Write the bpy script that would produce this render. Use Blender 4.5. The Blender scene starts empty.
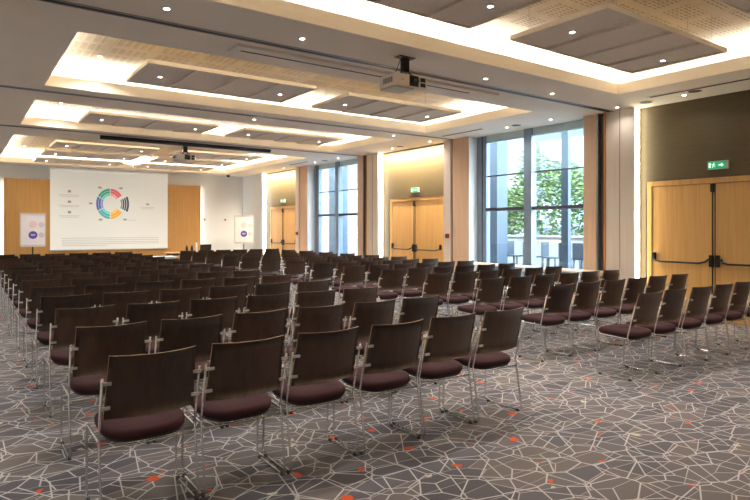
import bpy, bmesh, math, random
from mathutils import Vector, Matrix
random.seed(7)
S = bpy.context.scene
COL = S.collection
PI = math.pi

# ------------------------------------------------------------------ materials
def srgb(r, g, b):
    def f(c):
        c /= 255.0
        return c / 12.92 if c <= 0.04045 else ((c + 0.055) / 1.055) ** 2.4
    return (f(r), f(g), f(b), 1.0)

class NT:
    def __init__(self, name):
        self.m = bpy.data.materials.new(name)
        self.m.use_nodes = True
        self.t = self.m.node_tree
        self.n = self.t.nodes
        self.l = self.t.links
        self.bsdf = self.n['Principled BSDF']
        self.out = self.n['Material Output']
    def add(self, typ, **kw):
        nd = self.n.new(typ)
        for k, v in kw.items():
            setattr(nd, k, v)
        return nd
    def set(self, sock, v):
        if isinstance(v, bpy.types.NodeSocket):
            self.l.new(v, sock)
        else:
            sock.default_value = v
    def math(self, op, a, b=0.0, c=0.0, clamp=False):
        nd = self.add('ShaderNodeMath', operation=op)
        nd.use_clamp = clamp
        self.set(nd.inputs[0], a); self.set(nd.inputs[1], b); self.set(nd.inputs[2], c)
        return nd.outputs[0]
    def mix(self, f, a, b, blend='MIX'):
        nd = self.add('ShaderNodeMix', data_type='RGBA', blend_type=blend)
        self.set(nd.inputs[0], f); self.set(nd.inputs[6], a); self.set(nd.inputs[7], b)
        return nd.outputs[2]
    def coord(self, scale=(1, 1, 1), loc=(0, 0, 0)):
        tc = self.add('ShaderNodeTexCoord')
        mp = self.add('ShaderNodeMapping')
        mp.inputs['Scale'].default_value = scale
        mp.inputs['Location'].default_value = loc
        self.l.new(tc.outputs['Object'], mp.inputs['Vector'])
        return mp.outputs['Vector']
    def noise(self, vec, scale=5, detail=3, rough=0.5):
        nd = self.add('ShaderNodeTexNoise')
        self.l.new(vec, nd.inputs['Vector'])
        nd.inputs['Scale'].default_value = scale
        nd.inputs['Detail'].default_value = detail
        nd.inputs['Roughness'].default_value = rough
        return nd.outputs['Fac']
    def ramp(self, fac, stops):
        nd = self.add('ShaderNodeValToRGB')
        e = nd.color_ramp.elements
        while len(e) < len(stops):
            e.new(0.5)
        for i, (p, c) in enumerate(stops):
            e[i].position = p; e[i].color = c
        self.l.new(fac, nd.inputs['Fac'])
        return nd.outputs['Color']
    def bump(self, h, strength=0.2, dist=0.01):
        nd = self.add('ShaderNodeBump')
        nd.inputs['Strength'].default_value = strength
        nd.inputs['Distance'].default_value = dist
        self.l.new(h, nd.inputs['Height'])
        self.l.new(nd.outputs['Normal'], self.bsdf.inputs['Normal'])

def mat_plain(name, col, rough=0.6, metal=0.0, var=0.06, scale=6.0, coat=0.0, spec=0.5):
    """paint, plastic or metal with a little procedural tone variation"""
    t = NT(name)
    f = t.noise(t.coord(), scale, 3)
    lo = tuple(c * (1 - var) for c in col[:3]) + (1,)
    hi = tuple(min(1, c * (1 + var)) for c in col[:3]) + (1,)
    t.set(t.bsdf.inputs['Base Color'], t.ramp(f, [(0.3, lo), (0.7, hi)]))
    t.bsdf.inputs['Roughness'].default_value = rough
    t.bsdf.inputs['Metallic'].default_value = metal
    t.bsdf.inputs['Coat Weight'].default_value = coat
    t.bsdf.inputs['Specular IOR Level'].default_value = spec
    return t.m

def mat_wood(name, c1, c2, rough=0.45, grain=(14, 14, 0.7), coat=0.0, rnd=0.0, scale=2.2, spec=0.5):
    t = NT(name)
    v = t.coord(grain)
    f = t.noise(v, scale, 5, 0.6)
    col = t.ramp(f, [(0.3, c1), (0.7, c2)])
    if rnd:
        oi = t.add('ShaderNodeObjectInfo')
        k = t.math('MULTIPLY_ADD', oi.outputs['Random'], 2 * rnd, 1 - rnd)
        cb = t.add('ShaderNodeCombineColor')
        for i in range(3):
            t.l.new(k, cb.inputs[i])
        col = t.mix(1.0, col, cb.outputs[0], 'MULTIPLY')
    t.set(t.bsdf.inputs['Base Color'], col)
    t.bsdf.inputs['Roughness'].default_value = rough
    t.bsdf.inputs['Coat Weight'].default_value = coat
    t.bsdf.inputs['Coat Roughness'].default_value = 0.25
    t.bsdf.inputs['Specular IOR Level'].default_value = spec
    t.bump(f, 0.05, 0.003)
    return t.m

def mat_emit(name, col, strength):
    t = NT(name)
    t.bsdf.inputs['Base Color'].default_value = col
    t.bsdf.inputs['Emission Color'].default_value = col
    t.bsdf.inputs['Emission Strength'].default_value = strength
    t.bsdf.inputs['Roughness'].default_value = 0.5
    return t.m

def mat_carpet():
    t = NT('patterned_carpet')
    P = t.coord()
    def vor(scale, feat, vec=P, rnd=1.0):
        nd = t.add('ShaderNodeTexVoronoi', voronoi_dimensions='2D', feature=feat)
        t.l.new(vec, nd.inputs['Vector'])
        nd.inputs['Scale'].default_value = scale
        nd.inputs['Randomness'].default_value = rnd
        return nd
    def line(scale, width, vec=P):
        d = vor(scale, 'DISTANCE_TO_EDGE', vec).outputs['Distance']
        return t.math('SUBTRACT', 1.0, t.math('DIVIDE', d, width * scale, clamp=True), clamp=True)
    n1 = t.noise(t.coord((1, 1, 0)), 0.55, 2)
    n2 = t.noise(t.coord((1, 1, 0), (7, 3, 0)), 1.6, 2)
    A = line(4.9, 0.0060)
    vb = t.coord((1, 1, 1), (3.3, 8.1, 0))
    B = t.math('MULTIPLY', line(3.7, 0.0055, vb), 0.95)
    vc = t.coord((0.75, 2.0, 1), (1.7, 5.2, 0))
    Cc = t.math('MULTIPLY', line(3.3, 0.0058, vc), t.math('MULTIPLY_ADD', n2, 1.6, -0.15, clamp=True))
    L = t.math('MAXIMUM', A, t.math('MAXIMUM', B, Cc))
    L = t.math('MULTIPLY', t.math('MULTIPLY', L, 1.7, clamp=True), 0.9)
    cell = vor(3.3, 'F1', vc).outputs['Color']
    sep = t.add('ShaderNodeSeparateColor'); t.l.new(cell, sep.inputs[0])
    base = t.ramp(t.math('MULTIPLY_ADD', sep.outputs[0], 0.45, t.math('MULTIPLY', n1, 0.6)),
                  [(0.22, srgb(86, 82, 87)), (0.42, srgb(106, 102, 108)), (0.62, srgb(128, 119, 114)), (0.8, srgb(116, 112, 117))])
    fine = t.noise(t.coord(), 420, 2)
    base = t.mix(t.math('MULTIPLY', fine, 0.35), base, srgb(62, 54, 54))
    col = t.mix(L, base, srgb(216, 212, 210))
    # coloured knots at some of the crossings
    nz = t.add('ShaderNodeTexNoise'); t.l.new(P, nz.inputs['Vector']); nz.inputs['Scale'].default_value = 16
    vm = t.add('ShaderNodeVectorMath', operation='MULTIPLY_ADD')
    t.l.new(nz.outputs['Color'], vm.inputs[0]); vm.inputs[1].default_value = (0.10, 0.10, 0); t.l.new(P, vm.inputs[2])
    kd = vor(2.45, 'F1', vm.outputs[0])
    s2 = t.add('ShaderNodeSeparateColor'); t.l.new(kd.outputs['Color'], s2.inputs[0])
    rad = t.math('MULTIPLY_ADD', s2.outputs[1], 0.055, 0.026)
    knot = t.math('LESS_THAN', kd.outputs['Distance'], rad)
    kcol = t.ramp(s2.outputs[0], [(0.0, srgb(226, 90, 36)), (0.68, srgb(226, 90, 36)), (0.69, srgb(206, 196, 176)), (1.0, srgb(206, 196, 176))])
    col = t.mix(knot, col, kcol)
    t.set(t.bsdf.inputs['Base Color'], col)
    t.bsdf.inputs['Roughness'].default_value = 0.95
    t.bsdf.inputs['Specular IOR Level'].default_value = 0.15
    t.bsdf.inputs['Sheen Weight'].default_value = 0.15
    t.bump(fine, 0.3, 0.004)
    return t.m

def mat_perforated():
    t = NT('perforated_ceiling_board')
    tc = t.add('ShaderNodeTexCoord')
    sp = t.add('ShaderNodeSeparateXYZ'); t.l.new(tc.outputs['Object'], sp.inputs[0])
    x, y = sp.outputs[0], sp.outputs[1]
    def band(v, period, duty, off=0.0):
        fr = t.math('FRACT', t.math('DIVIDE', t.math('ADD', v, off), period))
        return t.math('LESS_THAN', fr, duty)
    slit = t.math('MULTIPLY', band(x, 0.10, 0.7), band(y, 0.05, 0.38))
    block = t.math('MULTIPLY', band(x, 0.62, 0.80, 0.1), band(y, 0.42, 0.74, 0.05))
    m = t.math('MULTIPLY', slit, block)
    f = t.noise(t.coord((1, 1, 1)), 9, 4, 0.65)
    base = t.ramp(f, [(0.3, srgb(238, 222, 196)), (0.7, srgb(248, 236, 214))])
    t.set(t.bsdf.inputs['Base Color'], t.mix(t.math('MULTIPLY', m, 0.75), base, srgb(176, 146, 108)))
    t.bsdf.inputs['Roughness'].default_value = 0.7
    return t.m

def mat_glass(name, tint, amount=0.10):
    t = NT(name)
    t.n.remove(t.bsdf)
    tr = t.add('ShaderNodeBsdfTransparent'); tr.inputs[0].default_value = tint
    gl = t.add('ShaderNodeBsdfGlossy'); gl.inputs['Roughness'].default_value = 0.02
    gl.inputs[0].default_value = (0.9, 0.95, 1, 1)
    lw = t.add('ShaderNodeLayerWeight'); lw.inputs[0].default_value = 0.5
    fz = t.math('MULTIPLY_ADD', t.math('POWER', lw.outputs['Facing'], 5.0), 0.5, 0.02)
    mx = t.add('ShaderNodeMixShader')
    t.l.new(fz, mx.inputs[0])
    t.l.new(tr.outputs[0], mx.inputs[1]); t.l.new(gl.outputs[0], mx.inputs[2])
    t.l.new(mx.outputs[0], t.out.inputs[0])
    return t.m

def mat_blind():
    t = NT('roller_blind_mesh')
    t.n.remove(t.bsdf)
    tr = t.add('ShaderNodeBsdfTransparent'); tr.inputs[0].default_value = (1, 1, 1, 1)
    df = t.add('ShaderNodeBsdfDiffuse'); df.inputs[0].default_value = srgb(150, 160, 166)
    tl = t.add('ShaderNodeBsdfTranslucent'); tl.inputs[0].default_value = srgb(120, 134, 142)
    m1 = t.add('ShaderNodeMixShader'); m1.inputs[0].default_value = 0.5
    t.l.new(df.outputs[0], m1.inputs[1]); t.l.new(tl.outputs[0], m1.inputs[2])
    f = t.noise(t.coord((60, 60, 2)), 3, 2)
    m2 = t.add('ShaderNodeMixShader')
    t.l.new(t.math('MULTIPLY_ADD', f, 0.12, 0.34), m2.inputs[0])
    t.l.new(tr.outputs[0], m2.inputs[1]); t.l.new(m1.outputs[0], m2.inputs[2])
    t.l.new(m2.outputs[0], t.out.inputs[0])
    return t.m

M = {}
M['carpet'] = mat_carpet()
M['ceiling'] = mat_plain('taupe_ceiling_paint', srgb(240, 232, 219), 0.8, var=0.02, scale=2)
M['white_wall'] = mat_plain('white_wall_paint', srgb(228, 230, 230), 0.8, var=0.015, scale=1.5)
M['cove'] = mat_plain('white_cove_paint', srgb(242, 236, 224), 0.8, var=0.01)
M['fascia'] = mat_wood('pale_maple_fascia', srgb(246, 234, 214), srgb(250, 240, 224), 0.5, (1.2, 1.2, 9))
M['perf'] = mat_perforated()
M['felt'] = mat_plain('grey_acoustic_felt', srgb(234, 224, 212), 0.95, var=0.06, scale=40, spec=0.1)
M['panel_edge'] = mat_wood('pale_panel_edge', srgb(244, 230, 206), srgb(250, 240, 220), 0.6, (6, 6, 20))
M['oak'] = mat_wood('light_oak_veneer', srgb(196, 148, 84), srgb(214, 168, 102), 0.42, (16, 16, 0.5), coat=0.15)
M['oak_panel'] = mat_wood('oak_back_panel', srgb(174, 128, 68), srgb(194, 148, 86), 0.5, (18, 18, 0.5))
M['niche'] = mat_wood('tan_niche_panel', srgb(84, 70, 42), srgb(92, 78, 48), 0.55, (2, 2, 12))
M['pilaster'] = mat_wood('pale_pink_beech', srgb(232, 216, 200), srgb(240, 226, 210), 0.45, (10, 10, 0.4), coat=0.1)
M['pillar'] = mat_wood('salmon_pillar_veneer', srgb(226, 188, 154), srgb(236, 202, 170), 0.5, (8, 8, 0.4))
M['orange_wood'] = mat_wood('orange_track_wood', srgb(190, 128, 70), srgb(206, 146, 86), 0.45, (12, 12, 0.5))
M['black_metal'] = mat_plain('black_metal', srgb(34, 32, 32), 0.4, 0.3)
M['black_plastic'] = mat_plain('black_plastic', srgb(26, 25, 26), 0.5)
M['dark_slot'] = mat_plain('dark_slot', srgb(84, 74, 68), 0.7)
M['chrome'] = mat_plain('chrome', srgb(228, 228, 226), 0.16, 0.92, var=0.03)
M['steel'] = mat_plain('brushed_steel', srgb(206, 206, 202), 0.3, 0.7, var=0.04)
M['alu'] = mat_plain('aluminium_track', srgb(170, 170, 172), 0.3, 0.9)
M['walnut'] = mat_wood('dark_walnut_ply', srgb(50, 34, 23), srgb(72, 50, 33), 0.34, (9, 9, 0.6), coat=0.16, rnd=0.34, scale=3)
M['ply_edge'] = mat_plain('plywood_edge', srgb(150, 118, 84), 0.5, var=0.15, scale=60)
M['maroon'] = mat_plain('maroon_upholstery', srgb(68, 42, 44), 0.9, var=0.12, scale=160, spec=0.2)
M['window_frame'] = mat_plain('blue_grey_window_steel', srgb(128, 146, 164), 0.4, 0.1)
M['window_dark'] = mat_plain('dark_transom_steel', srgb(80, 78, 88), 0.4, 0.1)
M['cassette'] = mat_plain('pale_teal_cassette', srgb(196, 216, 218), 0.5)
M['column'] = mat_plain('blue_grey_column', srgb(74, 88, 102), 0.6)
M['glass'] = mat_glass('window_glass', (0.93, 0.97, 0.99, 1))
M['blind'] = mat_blind()
M['screen'] = mat_emit('projected_screen', srgb(212, 213, 206), 0.20)
M['lamp'] = mat_emit('lamp_disc', (1, 0.95, 0.86, 1), 14.0)
M['strip'] = mat_emit('warm_light_strip', (1, 0.93, 0.70, 1), 9.0)
M['strip_white'] = mat_emit('white_light_strip', (1, 0.96, 0.84, 1), 5.0)
M['strip_edge'] = mat_emit('cool_edge_light', (0.86, 0.95, 1.0, 1), 9.0)
M['proj_body'] = mat_plain('cream_projector_plastic', srgb(244, 232, 214), 0.5)
M['lens'] = mat_plain('lens_glass', srgb(16, 16, 22), 0.08, coat=1.0)
M['paper'] = mat_plain('flipchart_paper', srgb(226, 220, 222), 0.8, var=0.02)
M['grey_plastic'] = mat_plain('light_grey_plastic', srgb(196, 190, 182), 0.5)
M['green_sign'] = mat_emit('green_exit_sign', srgb(20, 150, 104), 0.4)
M['sign_white'] = mat_emit('exit_sign_white', srgb(226, 250, 236), 0.5)
M['red'] = mat_plain('red_call_point', srgb(150, 34, 26), 0.4)
M['table_top'] = mat_wood('pale_table_top', srgb(212, 186, 150), srgb(224, 200, 166), 0.35, (4, 1, 10), coat=0.2)
M['table_white'] = mat_plain('white_laminate', srgb(236, 236, 234), 0.4)
M['terrace'] = mat_plain('terrace_paving', srgb(120, 122, 124), 0.8, var=0.08, scale=3)
M['render_white'] = mat_plain('white_render', srgb(150, 148, 142), 0.9, var=0.05)
M['facade'] = mat_plain('pale_facade', srgb(106, 108, 110), 0.9, var=0.03)
M['facade_blue'] = mat_plain('blue_grey_cladding', srgb(66, 76, 88), 0.6, var=0.04)
M['leaf'] = mat_plain('hedge_leaf', srgb(88, 110, 52), 0.6, var=0.4, scale=9)
M['bark'] = mat_plain('tree_bark', srgb(120, 108, 96), 0.9, var=0.2)
M['stool'] = mat_plain('slate_stool_plastic', srgb(70, 78, 88), 0.6)
M['green_glass'] = mat_plain('dark_bottle_plastic', srgb(28, 30, 30), 0.2)
M['clear_bottle'] = mat_plain('clear_bottle_plastic', srgb(216, 218, 218), 0.15, coat=0.5)

# ------------------------------------------------------------------ mesh builder
class MB:
    def __init__(self):
        self.v = []; self.f = []; self.mi = []; self.sm = []
    def quad(self, a, b, c, d, mi=0, sm=False):
        i = len(self.v); self.v += [tuple(a), tuple(b), tuple(c), tuple(d)]
        self.f.append((i, i + 1, i + 2, i + 3)); self.mi.append(mi); self.sm.append(sm)
    def poly(self, pts, mi=0):
        i = len(self.v); self.v += [tuple(p) for p in pts]
        self.f.append(tuple(range(i, i + len(pts)))); self.mi.append(mi); self.sm.append(False)
    def box(self, x0, x1, y0, y1, z0, z1, mi=0):
        i = len(self.v)
        self.v += [(x0, y0, z0), (x1, y0, z0), (x1, y1, z0), (x0, y1, z0), (x0, y0, z1), (x1, y0, z1), (x1, y1, z1), (x0, y1, z1)]
        for q in ((0, 3, 2, 1), (4, 5, 6, 7), (0, 1, 5, 4), (1, 2, 6, 5), (2, 3, 7, 6), (3, 0, 4, 7)):
            self.f.append(tuple(i + k for k in q)); self.mi.append(mi); self.sm.append(False)
        return self
    def prism(self, pts, axis, a0, a1, mi=0):
        """extrude a 2D outline along an axis ('x','y','z')"""
        def P(p, a):
            return {'x': (a, p[0], p[1]), 'y': (p[0], a, p[1]), 'z': (p[0], p[1], a)}[axis]
        n = len(pts); i = len(self.v)
        self.v += [P(p, a0) for p in pts] + [P(p, a1) for p in pts]
        self.f.append(tuple(i + k for k in range(n))[::-1]); self.f.append(tuple(i + n + k for k in range(n)))
        self.mi += [mi, mi]; self.sm += [False, False]
        for k in range(n):
            k2 = (k + 1) % n
            self.f.append((i + k, i + k2, i + n + k2, i + n + k)); self.mi.append(mi); self.sm.append(False)
        return self
    def tube(self, pts, r, n=8, mi=0, caps=True):
        pts = [Vector(p) for p in pts]
        rs = r if isinstance(r, (list, tuple)) else [r] * len(pts)
        up = None; i0 = len(self.v)
        for k, p in enumerate(pts):
            if k == 0: t = pts[1] - p
            elif k == len(pts) - 1: t = p - pts[k - 1]
            else: t = (pts[k + 1] - p).normalized() + (p - pts[k - 1]).normalized()
            t.normalize()
            if up is None:
                up = Vector((1, 0, 0)) if abs(t.x) < 0.9 else Vector((0, 1, 0))
            up = (up - t * up.dot(t)).normalized()
            s = t.cross(up)
            for j in range(n):
                a = 2 * PI * j / n
                self.v.append(tuple(p + (up * math.cos(a) + s * math.sin(a)) * rs[k]))
        for k in range(len(pts) - 1):
            for j in range(n):
                a = i0 + k * n + j; b = i0 + k * n + (j + 1) % n
                self.f.append((a, b, b + n, a + n)); self.mi.append(mi); self.sm.append(True)
        if caps:
            self.f.append(tuple(i0 + j for j in range(n))[::-1]); self.mi.append(mi); self.sm.append(False)
            e = i0 + (len(pts) - 1) * n
            self.f.append(tuple(e + j for j in range(n))); self.mi.append(mi); self.sm.append(False)
        return self
    def lathe(self, prof, c=(0, 0, 0), n=16, mi=0):
        i0 = len(self.v)
        for (r, z) in prof:
            for j in range(n):
                a = 2 * PI * j / n
                self.v.append((c[0] + r * math.cos(a), c[1] + r * math.sin(a), c[2] + z))
        for k in range(len(prof) - 1):
            for j in range(n):
                a = i0 + k * n + j; b = i0 + k * n + (j + 1) % n
                self.f.append((a, b, b + n, a + n)); self.mi.append(mi); self.sm.append(True)
        self.f.append(tuple(i0 + j for j in range(n))[::-1]); self.mi.append(mi); self.sm.append(False)
        e = i0 + (len(prof) - 1) * n
        self.f.append(tuple(e + j for j in range(n))); self.mi.append(mi); self.sm.append(False)
        return self
    def build(self, name, mats, parent=None, loc=(0, 0, 0), rz=0.0, bevel=0.0):
        me = bpy.data.meshes.new(name)
        me.from_pydata(self.v, [], self.f)
        for m in (mats if isinstance(mats, (list, tuple)) else [mats]):
            me.materials.append(M[m])
        for p, mi, sm in zip(me.polygons, self.mi, self.sm):
            p.material_index = mi; p.use_smooth = sm
        me.update()
        o = bpy.data.objects.new(name, me)
        COL.objects.link(o)
        o.location = loc; o.rotation_euler = (0, 0, rz)
        if parent is not None: o.parent = parent
        if bevel:
            b = o.modifiers.new('bevel', 'BEVEL'); b.width = bevel; b.segments = 2; b.limit_method = 'ANGLE'
        return o

def tag(o, label=None, cat=None, group=None, kind=None):
    if label: o['label'] = label
    if cat: o['category'] = cat
    if group: o['group'] = group
    if kind: o['kind'] = kind
    return o
def empty(name, loc=(0, 0, 0), rz=0.0):
    o = bpy.data.objects.new(name, None)
    o.empty_display_size = 0.1
    COL.objects.link(o); o.location = loc; o.rotation_euler = (0, 0, rz)
    return o
def copy_tree(o, parent=None):
    c = o.copy(); COL.objects.link(c)
    if parent is not None: c.parent = parent
    for ch in KIDS.get(o.name, []):
        copy_tree_child(ch, c)
    return c
KIDS = {}
def copy_tree_child(ch, par):
    d = ch.copy(); COL.objects.link(d); d.parent = par
    for g in KIDS.get(ch.name, []):
        copy_tree_child(g, d)
def reg(root):
    for o in bpy.data.objects:
        if o.parent is not None and o not in KIDS.setdefault(o.parent.name, []):
            KIDS[o.parent.name].append(o)
def struct(o, label, cat): return tag(o, label, cat, kind='structure')
def arc(c, r, a0, a1, n=6):
    return [(c[0] + r * math.cos(a0 + (a1 - a0) * k / n), c[1] + r * math.sin(a0 + (a1 - a0) * k / n)) for k in range(n + 1)]
def fillet(pts, r, n=5):
    """round the inner corners of a polyline of Vectors"""
    pts = [Vector(p) for p in pts]; out = [pts[0]]
    for a, b, c in zip(pts, pts[1:], pts[2:]):
        u = (a - b).normalized(); w = (c - b).normalized()
        ang = u.angle(w); d = min(r / math.tan(ang / 2), (a - b).length * 0.45, (c - b).length * 0.45)
        p0 = b + u * d; p1 = b + w * d
        for k in range(n + 1):
            s = k / n
            out.append(p0 * (1 - s) ** 2 + b * 2 * s * (1 - s) + p1 * s * s)
    out.append(pts[-1]); return out

# ------------------------------------------------------------------ dimensions
XL, XR, YB, YF, ZC = -0.9, 9.608, -3.0, 22.8, 3.6
COFFERS = [(1.06, 8.48, -0.9, 5.28), (1.06, 8.46, 6.95, 9.86), (1.06, 8.46, 11.05, 13.85), (1.06, 8.56, 15.45, 22.0)]
ZF, ZI, RC = 3.77, 4.02, 0.22            # fascia top, inner ceiling, cove recess depth
NICHES = [5.68, 13.30, 20.92]            # far edges of the three door niches
ND = 2.72                                # niche width
WINS = [(6.68, 9.73), (14.32, 17.35)]    # window recesses between the niches

# ------------------------------------------------------------------ shell
b = MB(); b.box(XL - 0.2, 10.2, YB - 0.2, YF + 0.2, -0.15, 0.0)
struct(b.build('floor', 'carpet'), 'grey and brown carpet with pale crackle lines and orange dots', 'floor')

HOLES = [(a - 0.026, b_ + 0.026, c - 0.026, d + 0.026) for (a, b_, c, d) in COFFERS]
xs = sorted({XL - 0.2, 10.2} | {c[0] for c in HOLES} | {c[1] for c in HOLES})
ys = sorted({YB - 0.2, YF + 0.2} | {c[2] for c in HOLES} | {c[3] for c in HOLES})
b = MB()
for x0, x1 in zip(xs, xs[1:]):
    for y0, y1 in zip(ys, ys[1:]):
        mx, my = (x0 + x1) / 2, (y0 + y1) / 2
        if any(c[0] < mx < c[1] and c[2] < my < c[3] for c in HOLES): continue
        b.box(x0, x1, y0, y1, ZC, ZC + 0.10)
b.box(XL - 0.4, 10.4, YB - 0.4, YF + 0.4, 4.10, 4.3)
ceiling = b.build('ceiling', 'ceiling')
struct(ceiling, 'taupe painted ceiling with four lit rectangular coffers', 'ceiling')
for (x0, x1, y0, y1) in COFFERS:
    X0, X1, Y0, Y1 = x0 - RC, x1 + RC, y0 - RC, y1 + RC
    b = MB()
    b.quad((X0, Y0, ZI), (X0, Y1, ZI), (X1, Y1, ZI), (X1, Y0, ZI))
    board = b.build('coffer_board', 'perf', ceiling)
    board['label'] = 'perforated pale wood board inside the coffer'
    b = MB(); t = 0.025
    b.box(x0 - t, x1 + t, y0 - t, y0, ZC - 0.001, ZF); b.box(x0 - t, x1 + t, y1, y1 + t, ZC - 0.001, ZF)
    b.box(x0 - t, x0, y0, y1, ZC - 0.001, ZF); b.box(x1, x1 + t, y0, y1, ZC - 0.001, ZF)
    b.build('coffer_fascia', 'fascia', ceiling)
    b = MB()
    zl = ZF - 0.05
    b.box(X0 - 0.02, X0, Y0 - 0.02, Y1 + 0.02, zl, ZI + 0.02); b.box(X1, X1 + 0.02, Y0 - 0.02, Y1 + 0.02, zl, ZI + 0.02)
    b.box(X0, X1, Y0 - 0.02, Y0, zl, ZI + 0.02); b.box(X0, X1, Y1, Y1 + 0.02, zl, ZI + 0.02)
    for (a0, a1, c0, c1) in ((X0, x0 - t, Y0, Y1), (x1 + t, X1, Y0, Y1), (x0 - t, x1 + t, Y0, y0 - t), (x0 - t, x1 + t, y1 + t, Y1)):
        b.box(a0, a1, c0, c1, zl, zl + 0.01)
    b.build('coffer_cove', 'cove', ceiling)

# far wall (screen wall), left and rear walls
b = MB(); b.box(XL - 0.2, XR + 0.6, YF, YF + 0.2, 0, 4.1)
struct(b.build('wall_front', 'white_wall'), 'white wall behind the projection screen', 'wall')
b = MB(); b.box(XL - 0.2, XL, YB, YF, 0, 4.1)
struct(b.build('wall_left', 'white_wall'), 'white wall along the left aisle', 'wall')
b = MB(); b.box(XL - 0.2, XR + 0.6, YB - 0.2, YB, 0, 4.1)
struct(b.build('wall_back', 'white_wall'), 'white wall at the rear of the room', 'wall')

# right wall, one mesh per material zone along its length, children of wall_right
b = MB()
for N in NICHES:                                   # backs of the door niches, full height
    b.box(9.81, 9.95, N - ND, N, 2.30, 4.1)
    g, w = (0.12, 2.31) if N < 6 else (0.30, 2.24)
    b.box(9.81, 9.95, N - g, N, 0, 2.30); b.box(9.81, 9.95, N - ND, N - g - w, 0, 2.30)
    b.box(9.87, 9.95, N - g - w, N - g, 0, 2.30)
wall_right = b.build('wall_right', 'niche')
struct(wall_right, 'right wall of tan door niches between timber pilasters and tall windows', 'wall')
b = MB(); 
for N in NICHES:
    if N < 20: b.box(XR, 9.95, N, N + 0.54, 0, 4.1)        # wide pilaster beyond each niche
    b.box(XR, 9.95, N - ND - 0.24, N - ND, 0, 4.1)         # narrow pilaster on its near side
    if N < 20: b.box(XR - 0.004, XR, N + 0.266, N + 0.272, 0, 3.6, 1)
b.build('timber_pilaster', ['pilaster', 'dark_slot'], wall_right)
b = MB()
for N in NICHES:
    if N > 20: continue
    b.box(XR + 0.06, 9.95, N + 0.54, N + 0.74, 0, 4.1)
    b.box(XR - 0.012, XR + 0.06, N + 0.54, N + 0.585, 0, 3.6, 1); b.box(XR - 0.012, XR + 0.06, N + 0.695, N + 0.74, 0, 3.6, 2)
for N in NICHES:
    y1 = N - ND - 0.24
    b.box(XR + 0.06, 9.95, y1 - 0.08, y1, 0, 4.1)
b.build('partition_slot', ['dark_slot', 'orange_wood', 'alu'], wall_right)
b = MB()
for (y0, y1) in WINS:
    b.box(XR, 10.0, y0 - 0.27, y0, 0, 4.1)
    b.box(XR, 10.0, y1, NICHES[NICHES.index(min(NICHES, key=lambda n: abs(n - ND - y1)))] - ND - 0.32, 0, 4.1)
b.box(XR, 10.0, YB, 2.64, 0, 4.1)
b.build('pillar', 'pillar', wall_right)
b = MB(); b.box(XR, 10.0, 20.92, YF, 0, 4.1)
b.build('end_panel', 'white_wall', wall_right)
# header above the windows
b = MB()
for (y0, y1) in WINS: b.box(9.88, 10.0, y0, y1, 3.6, 4.1)
b.build('window_header', 'ceiling', wall_right)
b = MB()
for (y0, y1) in WINS: b.box(XR + 0.002, 9.88, y1 - 0.012, y1 - 0.001, 0, 3.6); b.box(XR + 0.002, 9.88, y0 + 0.001, y0 + 0.012, 0, 3.6)
b.build('window_reveal', 'white_wall', wall_right)

# lit returns of the niches
for k, N in enumerate(NICHES):
    b = MB(); b.box(XR + 0.05, XR + 0.15, N - 0.014, N - 0.002, 0.02, 3.58)
    o = b.build('niche_light_strip', 'strip' if k == 0 else 'strip_white', wall_right)
    o['label'] = 'glowing vertical light strip in the niche return'
# backlit oak panel behind the screen
b = MB()
for (x0, x1) in ((1.27, 2.28), (2.283, 6.43), (6.433, 7.80)):
    b.box(x0, x1, 22.67, 22.70, 0.0, 3.14)
tp = b.build('trim_1', 'oak_panel')
struct(tp, 'oak panelling behind the projection screen, glowing at its edges', 'panelling')
b = MB()
b.box(1.36, 7.71, 22.70, 22.798, 0.0, 3.04)
b.build('panel_batten', 'white_wall', tp)
b = MB(); b.box(7.71, 7.722, 22.71, 22.79, 0.05, 3.0); b.box(1.348, 1.36, 22.71, 22.79, 0.05, 3.0)
b.build('edge_light', 'strip_edge', tp)
b = MB(); b.box(XL + 0.001, XR - 0.001, YF - 0.015, YF - 0.001, 0.001, 0.1)
struct(b.build('baseboard_front', 'white_wall'), 'white skirting along the screen wall', 'skirting')

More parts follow.
